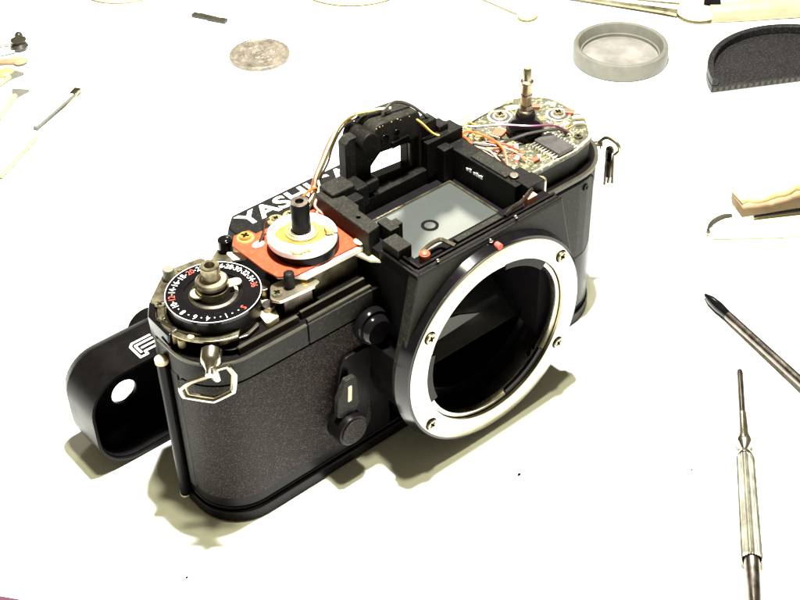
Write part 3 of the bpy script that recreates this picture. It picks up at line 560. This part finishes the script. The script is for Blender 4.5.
# --- wires
def wire(pts, r, m_, name='wire', label=None): b_ = MB(); b_.tube(catmull(pts, 7), r, 6); return b_.build(name, m_, cam0, label=label)
lw = [(-2.95, 4.3, 6.55), (-2.45, 4.5, 6.65), (-2.24, 4.6, 6.85), (-2.12, 4.6, 7.22), (-1.85, 4.6, 7.6), (-1.6, 4.65, 7.9), (-1.2, 4.7, 8.28), (-.75, 4.7, 8.42), (-.3, 4.6, 8.38), (.2, 4.5, 8.28)]
def jit(pts, dx, dy, dz, s_=.05): return [(x + dx + random.uniform(-s_, s_), y + dy, z + dz + random.uniform(-s_, s_)) for x, y, z in pts]
wire(lw, .035, 'wire_yellow'); wire(jit(lw, -.06, -.05, .05), .03, 'wire_white'); wire(jit(lw, -.12, .0, .02)[:7], .028, 'wire_brown'); wire(jit(lw, -.02, .08, -.04)[1:], .035, 'wire_white'); wire(jit(lw, .06, -.06, -.05)[:8], .03, 'wire_black')
wire(jit(lw, .10, 0, -.02, .04), .033, 'wire_white')
wire([(-2.24, 4.6, 6.85), (-2.2, 4.4, 6.6), (-2.45, 4.2, 6.52), (-2.7, 4.05, 6.52)], .035, 'wire_white')
wire([(-2.2, 4.55, 6.9), (-2.5, 4.5, 6.95), (-2.9, 4.4, 6.85), (-3.1, 4.2, 6.6)], .035, 'wire_orange')
wire([(-2.18, 4.5, 6.9), (-2.38, 4.25, 6.9), (-2.62, 4.1, 6.75), (-2.5, 3.9, 6.52)], .035, 'wire_pink')
wire([(-2.15, 4.55, 7.1), (-2.25, 4.3, 6.8), (-2.33, 4.2, 6.52)], .035, 'wire_white')
wire([(-.1, 4.4, 8.2), (.0, 4.4, 8.36), (.28, 4.42, 8.46), (.6, 4.4, 8.36), (1.03, 4.4, 8.02), (1.73, 4.35, 7.25), (2.3, 4.2, 6.7), (2.6, 3.85, 6.5), (3.0, 3.4, 6.45), (3.6, 3.3, 6.45), (4.1, 3.1, 6.52), (4.82, 2.75, 6.5), (5.1, 2.7, 6.25)], .045, 'wire_black')
wire([(.6, 4.3, 8.1), (.95, 4.1, 7.75), (1.4, 4.05, 7.2), (1.95, 4.0, 6.9)], .035, 'wire_yellow'); wire([(.65, 4.35, 8.05), (1.0, 4.15, 7.65), (1.45, 4.15, 7.15), (1.95, 4.1, 6.9)], .03, 'wire_brown')
wire([(1.0, 4.6, 7.6), (1.6, 4.9, 7.2), (2.45, 4.95, 6.75), (2.95, 4.30, 6.66), (3.6, 3.78, 6.68), (4.1, 3.2, 6.7), (4.75, 2.85, 6.6), (5.14, 2.65, 6.3)], 0.035, 'wire_purple')
wire([(2.2, 3.9, 6.5), (2.5, 4.1, 6.75), (2.75, 3.85, 6.75), (2.95, 3.3, 6.65), (2.85, 2.85, 6.6), (2.62, 2.45, 6.35)], 0.033, 'wire_orange')
wire([(2.15, 3.7, 6.45), (2.1, 3.95, 6.7), (2.35, 4.15, 6.75), (2.5, 3.9, 6.6), (2.4, 3.6, 6.5), (2.2, 3.6, 6.6)], 0.033, 'wire_orange')
wire([(2.1, 3.8, 6.7), (2.3, 3.45, 6.7), (2.5, 3.05, 6.66), (2.5, 2.6, 6.5), (2.55, 2.3, 6.35)], 0.028, 'wire_pink')
wire([(2.2, 3.6, 6.7), (2.35, 3.2, 6.66), (2.4, 2.75, 6.6), (2.42, 2.4, 6.4)], 0.027, 'wire_white')
wire([(2.3, 4.3, 6.6), (2.7, 4.3, 6.6), (3.1, 4.75, 6.5), (3.9, 5.0, 6.42), (4.9, 5.0, 6.3)], 0.031, 'wire_white')
wire([(2.4, 4.7, 6.4), (3.3, 5.08, 6.35), (4.3, 5.12, 6.35), (5.2, 4.95, 6.25)], 0.027, 'wire_yellow')
wire([(2.55, 3.7, 6.6), (2.9, 3.3, 6.55), (3.2, 2.8, 6.45), (3.3, 2.5, 6.25)], 0.027, 'wire_brown')
wire([(2.9, 3.6, 6.5), (3.2, 3.2, 6.5), (3.5, 2.95, 6.3)], 0.028, 'redink')
wire([(2.9, 4.2, 6.25), (2.8, 4.0, 6.6), (2.7, 4.3, 6.8), (3.0, 4.5, 6.7), (3.5, 4.7, 6.3)], 0.027, 'wire_yellow')

# ------------------------------------------------------------------ removed top cover lying behind
tc_ = thing('top_cover', 'black removed camera top cover with white lettering, lying on its back behind the camera', 'camera cover', (-2, 7, 0))
prof = rounded([(-9.08, .05), (4.85, .05), (4.85, 3.15), (-9.08, 3.15)], [1.15, 1.15, .75, 1.1], 8); inn = offset_poly(prof, -.08)
b = MB(); b.plate(prof, 5.72, 7.05, [inn], fy)
prof2 = offset_poly(prof, -.02)
ns = len(prof); pts = []
for (d, y) in ((0, 7.05), (-.06, 7.25), (-.18, 7.40), (-.34, 7.46)): pts.append([(p[0], y, p[1]) for p in offset_poly(prof, d)])
flat = [p for rg in pts for p in rg]; fs = [[r_ * ns + i, r_ * ns + (i + 1) % ns, (r_ + 1) * ns + (i + 1) % ns, (r_ + 1) * ns + i] for r_ in range(3) for i in range(ns)]
b._new(flat, fs)
b.plate(offset_poly(prof, -.34), 7.36, 7.46, [circle(-7.36, .95, .40, 32)], fy); b.build('cover_shell', 'black', tc_)
b = MB(); b.lathe([(.62, 0), (.62, .35), (.55, .42), (.50, .42), (0, .40)], (-6.1, 7.44, 2.35), 'y', 40); b.build('release_collar', 'black', tc_)
b = MB(); b.plate(offset_poly(prof, -.083), 5.80, 7.30, [offset_poly(prof, -.12)], fy); b.plate(offset_poly(prof, -.36), 7.30, 7.355, [circle(-7.36, .95, .40, 32)], fy); b.build('cavity_shade', 'flock', tc_)  # added matt black layer, puts the hollow's shade into its colour
# prism bump: front face up, sloping sides
def frustum(mb, lo, zlo, hi, zhi):
    n = len(lo); vs = [(x, y, zlo) for x, y in lo] + [(x, y, zhi) for x, y in hi]
    mb._new(vs, [list(range(n))[::-1], [n + i for i in range(n)]] + [[i, (i + 1) % n, (i + 1) % n + n, i + n] for i in range(n)])
b = MB(); frustum(b, [(-3.75, 5.9), (1.45, 5.9), (1.40, 7.5), (.6, 8.1), (-2.9, 8.1), (-3.8, 7.4)], 3.1, [(-3.45, 5.9), (1.15, 5.9), (1.05, 7.25), (.8, 7.56), (-3.05, 7.56), (-3.45, 7.15)], 4.8)
b.build('prism_housing', 'plastic', tc_, bevel=.06)
b = MB(); b.text('YASHICA', (-1.12, 7.10, 4.80), (1, 0, 0), (0, 1, 0), .80, 1.18, .022, .006); b.build('lettering', 'ink', tc_, flat=True)
# wing logo: outlined angular F and X strokes
lg = MB(); P = lambda u_, v_: (-7.30 + u_, 5.92 + v_, 3.155)
def stroke(a, c_, w_=.034):
    a, c_ = Vector(P(*a)), Vector(P(*c_)); d = (c_ - a).normalized(); nn = Vector((-d.y, d.x, 0)); a -= d * w_ * .5; c_ += d * w_ * .5
    lg._new([a - nn * w_, c_ - nn * w_, c_ + nn * w_, a + nn * w_], [(0, 1, 2, 3)])
for a, c_ in (((0, 0), (0, .52)), ((0, .52), (.10, .62)), ((.10, .62), (.66, .62)), ((0, 0), (.22, 0)), ((.22, 0), (.22, .14)), ((.22, .14), (.60, .14)), ((.12, .16), (.12, .46)), ((.12, .48), (.64, .48)), ((.22, .31), (.62, .31)), ((.60, .14), (.60, .2)),
              ((.80, 0), (1.12, .62)), ((1.12, 0), (.80, .62)), ((.92, 0), (1.24, .62)), ((1.24, 0), (.92, .62)), ((.80, 0), (.92, 0)), ((1.12, 0), (1.24, 0)), ((.80, .62), (.92, .62)), ((1.12, .62), (1.24, .62))): stroke(a, c_)
lg.build('lettering', 'ink', tc_, flat=True)

# ------------------------------------------------------------------ loose things on the table
o = MB().lathe([(0, 0), (1.18, 0), (1.213, .02), (1.213, .15), (1.19, .17), (1.10, .17), (1.08, .15), (0, .15)], (7.435, 21.585, 0), 'z', 64)
o.mi = 0
for k in range(26):
    a = random.random() * 6.28; r_ = random.random() * .7; o.ball((7.435 + r_ * math.cos(a) * .9, 21.585 + r_ * math.sin(a), .15), random.uniform(.06, .2), random.uniform(.05, .16), .035, n=10, m=6)
tag(o.build('coin', 'coin'), 'worn silver-brown coin lying flat behind the camera', 'coin')
q = MB(); a, c_ = Vector((7.36, 26.3, .08)), Vector((8.04, 24.85, .08)); d = (c_ - a).normalized(); nn = Vector((-d.y, d.x, 0))
for k in range(6): p0 = a.lerp(c_, k / 6 + .083); q.obox(p0 + nn * .02 * math.sin(k * 1.3), d, nn, (0, 0, 1), (c_ - a).length / 12 + .01, .13 + .012 * (k % 2), .07)
tag(q.build('rubber_strip', 'olive', bevel=.02), 'short dark strip lying near the coin at the back', 'strip')
# grey lid
gl = thing('grey_lid', 'round grey plastic lid with raised rim and pale worn centre', 'lid', (17.85, 11.73, 0))
b = MB(); b.lathe([(1.75, 0), (1.86, .04), (1.87, .55), (1.83, .66), (1.74, .69), (1.66, .66), (1.60, .50), (1.56, .30), (1.50, .28), (1.50, .16)], (17.85, 11.73, 0), 'z', 96); b.lathe([(0, .0), (1.75, 0)], (17.85, 11.73, 0), 'z', 96); b.build('rim', 'greycap', gl)
b = MB(); b.lathe([(1.51, .16), (1.35, .17), (1.3, .20), (.7, .20), (.62, .17), (0, .17)], (17.85, 11.73, 0), 'z', 64); b.build('centre', 'greyin', gl)
# black half cap
bc = thing('lens_cap', 'large black ribbed plastic cap with a cut straight front, at the right edge', 'cap', (21.9, 6.6, 0))
cx_, cy_, rr_ = 21.55, 5.75, 3.62
ch_ = math.atan2(5.14 - 7.57, 20.61 - 18.51); a0 = math.atan2(7.57 - cy_, 18.51 - cx_); arc = [(cx_ + rr_ * math.cos(a0 - k * math.radians(176) / 60), cy_ + rr_ * math.sin(a0 - k * math.radians(176) / 60)) for k in range(61)][::-1]
b = MB(); b.plate(arc, 0, .30); b.build('face', 'cap', bc, bevel=.03)
inner_ = [(cx_ + (x - cx_) * .93, cy_ + (y - cy_) * .93) for x, y in arc]
b = MB(); b.plate(arc + inner_[::-1], .30, .62); b.build('rim', 'cap', bc, bevel=.05)
e0, e1 = Vector(arc[-1]), Vector(arc[0]); b = MB()
for k in range(30):
    p_ = e0.lerp(e1, (k + .5) / 30); dd = (e1 - e0).normalized(); b.obox((p_.x, p_.y, .13), (dd.x, dd.y, 0), (-dd.y, dd.x, 0), (0, 0, 1), .07, .018, .10)
b.build('ribs', 'olive', bc, bevel=.015)['kind'] = 'stuff'
# screwdrivers
def axis_frame(a, c_): d = (Vector(c_) - Vector(a)).normalized(); return d
s1 = thing('screwdriver', 'screwdriver with black cross tip and dark shaft, its handle beyond the right edge', 'screwdriver', (8.1, -2.4, 0))
A, B_ = Vector((8.78, -.12, .16)), Vector((6.6, -8.4, .45)); d = (B_ - A).normalized()
b = MB(); b.lathe([(0, 0), (.05, .02), (.15, .35), (.17, .75), (.14, 1.1), (.13, 1.2)], A, d, 12); b.build('tip', 'gloss', s1)
b = MB(); b.lathe([(.14, 1.2), (.14, 7.0), (0, 7.0)], A, d, 20); b.build('shaft', 'darksteel', s1)
b = MB(); b.lathe([(.25, 6.9), (.45, 7.1), (.5, 7.6), (.5, 12), (.4, 12.6), (0, 12.7)], A, d, 20); b.build('handle', 'gloss', s1)
s2 = thing('precision_screwdriver', 'small silver screwdriver with ribbed handle and dark blade at lower right', 'screwdriver', (3.5, -5.8, 0))
A, B_ = Vector((6.80, -3.05, .20)), Vector((1.43, -7.72, .32)); d = (B_ - A).normalized()
b = MB(); b.lathe([(0, 0), (.08, .02), (.11, .15), (.10, 1.85)], A, d, 16); b.build('blade', 'darksteel', s2)
b = MB(); b.lathe([(.10, 1.84), (.14, 1.85), (.19, 2.75), (.23, 2.90), (.23, 3.0), (.11, 3.22), (.11, 3.28), (.22, 3.45), (.22, 3.5)], A, d, 24); b.build('chuck', 'steel', s2)
b = MB(); u_ = d.orthogonal().normalized(); v_ = d.cross(u_); vs_ = []; nr = 44
for (hh, rr0) in ((3.46, .20), (3.58, .245), (3.62, .25), (7.06, .275), (7.12, .26)):
    for i in range(nr): a = 2 * math.pi * i / nr; r_ = rr0 * (1 if i % 2 else .90); vs_.append(A + d * hh + (u_ * math.cos(a) + v_ * math.sin(a)) * r_)
b._new(vs_, [[k * nr + i, k * nr + (i + 1) % nr, (k + 1) * nr + (i + 1) % nr, (k + 1) * nr + i] for k in range(4) for i in range(nr)]); b.build('handle', 'knurl', s2, flat=True)
b = MB(); b.lathe([(.2, 7.1), (.19, 7.12), (.19, 9.0), (.26, 9.1), (.26, 9.5), (0, 9.5)], A, d, 24); b.build('neck', 'darksteel', s2)
# white tweezers, stick and cotton pad at right
b = MB(); v_ = [(11.35, 1.95), (12.0, 1.95), (12.7, 1.60), (14.8, .45), (16.2, -.6), (15.4, -1.6), (13.5, -.22), (12.0, 1.0), (11.3, 1.6)]
frustum(b, v_, .02, [(x * .985 + .19, y * .97) for x, y in v_], .30); tag(b.build('plastic_blade', 'ivory', bevel=.06), 'flat ivory plastic blade under the cotton pad', 'blade')
b = MB(); b.tube(catmull([(11.3, 1.85, .18), (11.65, 2.0, .30), (12.1, 1.95, .36), (12.4, 1.8, .36)], 5), lambda t_: .07 + .02 * math.sin(t_ * 3), 8); tag(b.build('dark_hook', 'olive'), 'small curved dark hook at the tip of the ivory blade', 'hook')
b = MB(); b.tube([(12.8, 1.22, .42), (14.4, .30, .44), (16.5, -1.1, .46)], lambda t_: .05 + .10 * t_, 10); tag(b.build('black_stick', 'gloss'), 'thin black stick poking out below the cotton pad', 'stick')
cpd = thing('cotton_pad', 'folded cream cotton pad with shade coloured tan along its lower edge at the right', 'cotton pad', (15, 2.2, .4))
from mathutils import noise
def soft(name, m_, outline, z0, hgt, amp, seed):
    cx, cy = sum(p[0] for p in outline) / len(outline), sum(p[1] for p in outline) / len(outline); n = len(outline); rings = [(1.0, 0), (1.015, .25), (.99, .55), (.93, .85), (.80, 1.0), (.55, 1.05), (.28, 1.0)]; vs_ = []
    for s_, h_ in rings:
        for (x, y) in outline:
            X, Y = cx + (x - cx) * s_, cy + (y - cy) * s_; q_ = noise.noise(Vector((X * 1.4 + seed, Y * 1.4, h_))) ; f_ = noise.noise(Vector((X * 4 + seed, Y * 4, 3)))
            vs_.append((X + amp * q_ * .5, Y + amp * f_ * .5, z0 + hgt * h_ * (1 + amp * 1.6 * q_) + amp * .25 * f_ * h_))
    vs_.append((cx, cy, z0 + hgt)); fs = [[k * n + i, k * n + (i + 1) % n, (k + 1) * n + (i + 1) % n, (k + 1) * n + i] for k in range(len(rings) - 1) for i in range(n)]
    fs += [[(len(rings) - 1) * n + i, (len(rings) - 1) * n + (i + 1) % n, len(rings) * n] for i in range(n)] + [list(range(n))[::-1]]
    mb = MB(); mb._new(vs_, fs); return mb.build(name, m_, cpd, ang=80)
soft('upper_fold', 'cotton', catmull([(12.85, 1.8), (13.6, 1.30), (14.9, .95), (16.4, .55), (17.8, .6), (18.4, 3.2), (16.4, 4.4), (14.6, 3.6), (13.2, 2.5)], 6), .62, .50, .14, 2.)
soft('shade_fold', 'tan', catmull([(12.80, 1.68), (13.6, 1.18), (14.9, .80), (16.4, .4), (17.6, .5), (18.0, 3.0), (16.2, 4.1), (14.4, 3.3), (13.2, 2.4)], 6), .48, .20, .10, 5.)  # tan colour stands in for shade along the pad's lower edge
# handled tool at the top right edge
tl = thing('spoon_tool', 'cream handled spoon-shaped tool at the top right edge', 'tool', (23.5, 11.5, 0))
b = MB(); b.tube(catmull([(19.6, 17.2, .25), (20.9, 14.9, .25), (21.8, 13.2, .3), (22.2, 12.5, .3)], 6), lambda t_: .14 + .16 * t_, 10); b.build('tail', 'tarnish', tl)
b = MB(); b.ball((22.95, 12.0, .3), 1.05, .95, .32, 24, 12); b.build('bowl', 'cream', tl)
b = MB(); b.obox((23.25, 11.62, .60), (.62, -.78, 0), (.78, .62, 0), (0, 0, 1), .34, .30, .12); b.build('dark_insert', 'flock', tl, bevel=.03)
b = MB(); b.tube(catmull([(22.9, 11.4, .28), (23.8, 10.75, .3), (25.2, 9.8, .34), (28.0, 7.8, .4)], 6), lambda t_: .38 + .14 * t_, 12); b.build('handle', 'oldcream', tl)
# cotton bud
sw = thing('cotton_bud', 'cream cotton bud pointing down at the top edge behind the grey lid', 'cotton bud', (17.4, 17.2, 0))
b = MB(); b.tube(catmull([(17.2, 19.6, .18), (17.3, 18.3, .18), (17.35, 17.3, .2), (17.45, 16.8, .22)], 5), .085, 8); b.build('stick', 'cream', sw)
b = MB(); b.ball((17.50, 16.55, .3), .48, .40, .30, 18, 10); b.ball((17.75, 16.85, .34), .40, .30, .3, 16, 9); b.build('bud', 'cotton', sw)
# tweezers upper left
tw = thing('tweezers', 'pale steel tweezers lying at the upper left with a worn dark tip', 'tweezers', (-1.5, 22.6, 0))
def blade(p0, p1, w0, w1, h_, m_, name):
    p0, p1 = Vector(p0), Vector(p1); d_ = (p1 - p0).normalized(); n2 = Vector((-d_.y, d_.x, 0)); mb = MB()
    vs_ = [p0 - n2 * w0, p0 + n2 * w0, p1 + n2 * w1, p1 - n2 * w1]; mb._new([v for v in vs_] + [v + Vector((0, 0, h_)) for v in vs_], [(0, 3, 2, 1), (4, 5, 6, 7), (0, 1, 5, 4), (1, 2, 6, 5), (2, 3, 7, 6), (3, 0, 4, 7)])
    return mb.build(name, m_, tw, bevel=.02)
blade((.50, 24.0, .1), (-2.0, 22.75, .06), .13, .11, .08, 'greycap', 'arm'); blade((.50, 24.0, .182), (-1.95, 22.78, .142), .06, .05, .02, 'white', 'gleam_strip'); blade((.35, 23.8, .04), (-1.6, 22.55, .03), .04, .03, .06, 'cream', 'arm')  # the white strip on top paints the arm's highlight
blade((.60, 24.08, .1), (.22, 23.85, .1), .15, .14, .12, 'tarnish', 'joint'); blade((-2.2, 22.2, .05), (-4.5, 20.7, .05), .07, .09, .08, 'oldcream', 'point')
# fittings at the left edge
fb = thing('wire_fitting', 'small dark metal fitting with a ball and two prongs at the upper left edge', 'fitting', (.5, 29, 0))
b = MB(); b.ball((.93, 29.55, .16), .17); b.build('ball', 'olive', fb); b = MB(); b.lathe([(0, 0), (.3, .02), (.36, .15), (.25, .3), (.33, .42), (0, .45)], (.55, 28.75, .02), 'z', 9); b.build('hub', 'olive', fb)
b = MB(); b.tube([(.5, 29.15, .12), (-.9, 29.9, .12)], .05, 6); b.build('prong', 'darksteel', fb); b = MB(); b.tube([(.2, 28.55, .12), (-1.3, 29.0, .12)], .05, 6); b.build('prong', 'tarnish', fb)
b = MB(); b.ball((.0, 27.65, .12), .30, .26, .1); b.tube(catmull([(.1, 27.7, .12), (-.4, 27.95, .14), (-1.2, 28.6, .12)], 4), lambda t_: .16 - .05 * t_, 8); tag(b.build('tan_scoop', 'tan'), 'small tan scoop lying below the dark fitting at the left edge', 'scoop')
b = MB(); b.ball((-.85, 27.3, .1), .38, .3, .1); tag(b.build('yellow_bead', 'wire_yellow'), 'yellow blob at the left edge under the tan scoop', 'bead')
def brush(name, tip, tail, w_, label, m1='greycap', m2='oldcream'):
    T_ = thing(name, label, 'brush', (tip[0], tip[1], 0)); tp, ta = Vector((*tip, .12)), Vector((*tail, .12)); d_ = (tp - ta).normalized(); n2 = Vector((-d_.y, d_.x, 0))
    mb = MB(); b0 = tp - d_ * .5; mb._new([b0 - n2 * .07, b0 + n2 * .07, tp + n2 * w_, tp - n2 * w_] + [p + Vector((0, 0, -.1)) for p in (b0 - n2 * .07, b0 + n2 * .07, tp + n2 * w_, tp - n2 * w_)], [(0, 1, 2, 3), (7, 6, 5, 4), (0, 4, 5, 1), (1, 5, 6, 2), (2, 6, 7, 3), (3, 7, 4, 0)]); mb.build('head', m1, T_)
    mb = MB(); mb.tube([b0, ta], .09, 8); mb.build('stick', m2, T_)
brush('small_brush', (-.45, 27.0), (-1.9, 26.4), .28, 'small pale brush with fanned tip, nearest the yellow blob', 'greycap')
brush('small_brush', (-1.05, 25.7), (-2.7, 24.3), .36, 'small pale brush with dark fanned tip, just left of the tweezers')
# pale dishes cut by the top edge
b = MB(); b.lathe([(0, 0), (2.6, 0), (2.75, .10), (2.72, .16), (2.6, .14), (2.4, .06), (0, .06)], (14.6, 24.4, 0), 'z', 72); tag(b.build('pale_dish', 'cotton'), 'pale shallow dish just showing at the top edge right of the coin', 'dish')
b = MB(); b.lathe([(0, 0), (2.0, 0), (2.1, .12), (2.05, .16), (1.9, .1), (0, .08)], (6.9, 31.0, 0), 'z', 72); tag(b.build('tan_dish', 'cream'), 'tan shallow dish just showing at the top edge left of the dark strip', 'dish')
# crumbs
for k, (x, y, r_, l_) in enumerate(((-.67, -1.65, .05, 'tiny black crumb on the table below the lens mount'), (2.92, -4.59, .03, 'tiny black crumb on the table left of the silver screwdriver'), (-9.32, 1.35, .035, 'tiny black crumb on the table at lower left'))):
    b = MB(); b.ball((x, y, r_ * .6), r_ * 1.2, r_ * .8, r_ * .6, 8, 6); tag(b.build('crumb', 'flock'), l_, 'crumb', 'dark crumbs on the table')
b = MB(); b.plate([(-13.20, 4.00), (-12.1, 2.55), (-15.5, .6), (-16.4, 1.8)], .0, .04); tag(b.build('maroon_case', 'maroon'), 'dark maroon flat case cut off by the bottom left corner', 'case')
for o in bpy.data.objects:
    for k_ in ('_wx', '_wy', '_wz'):
        if k_ in o: del o[k_]
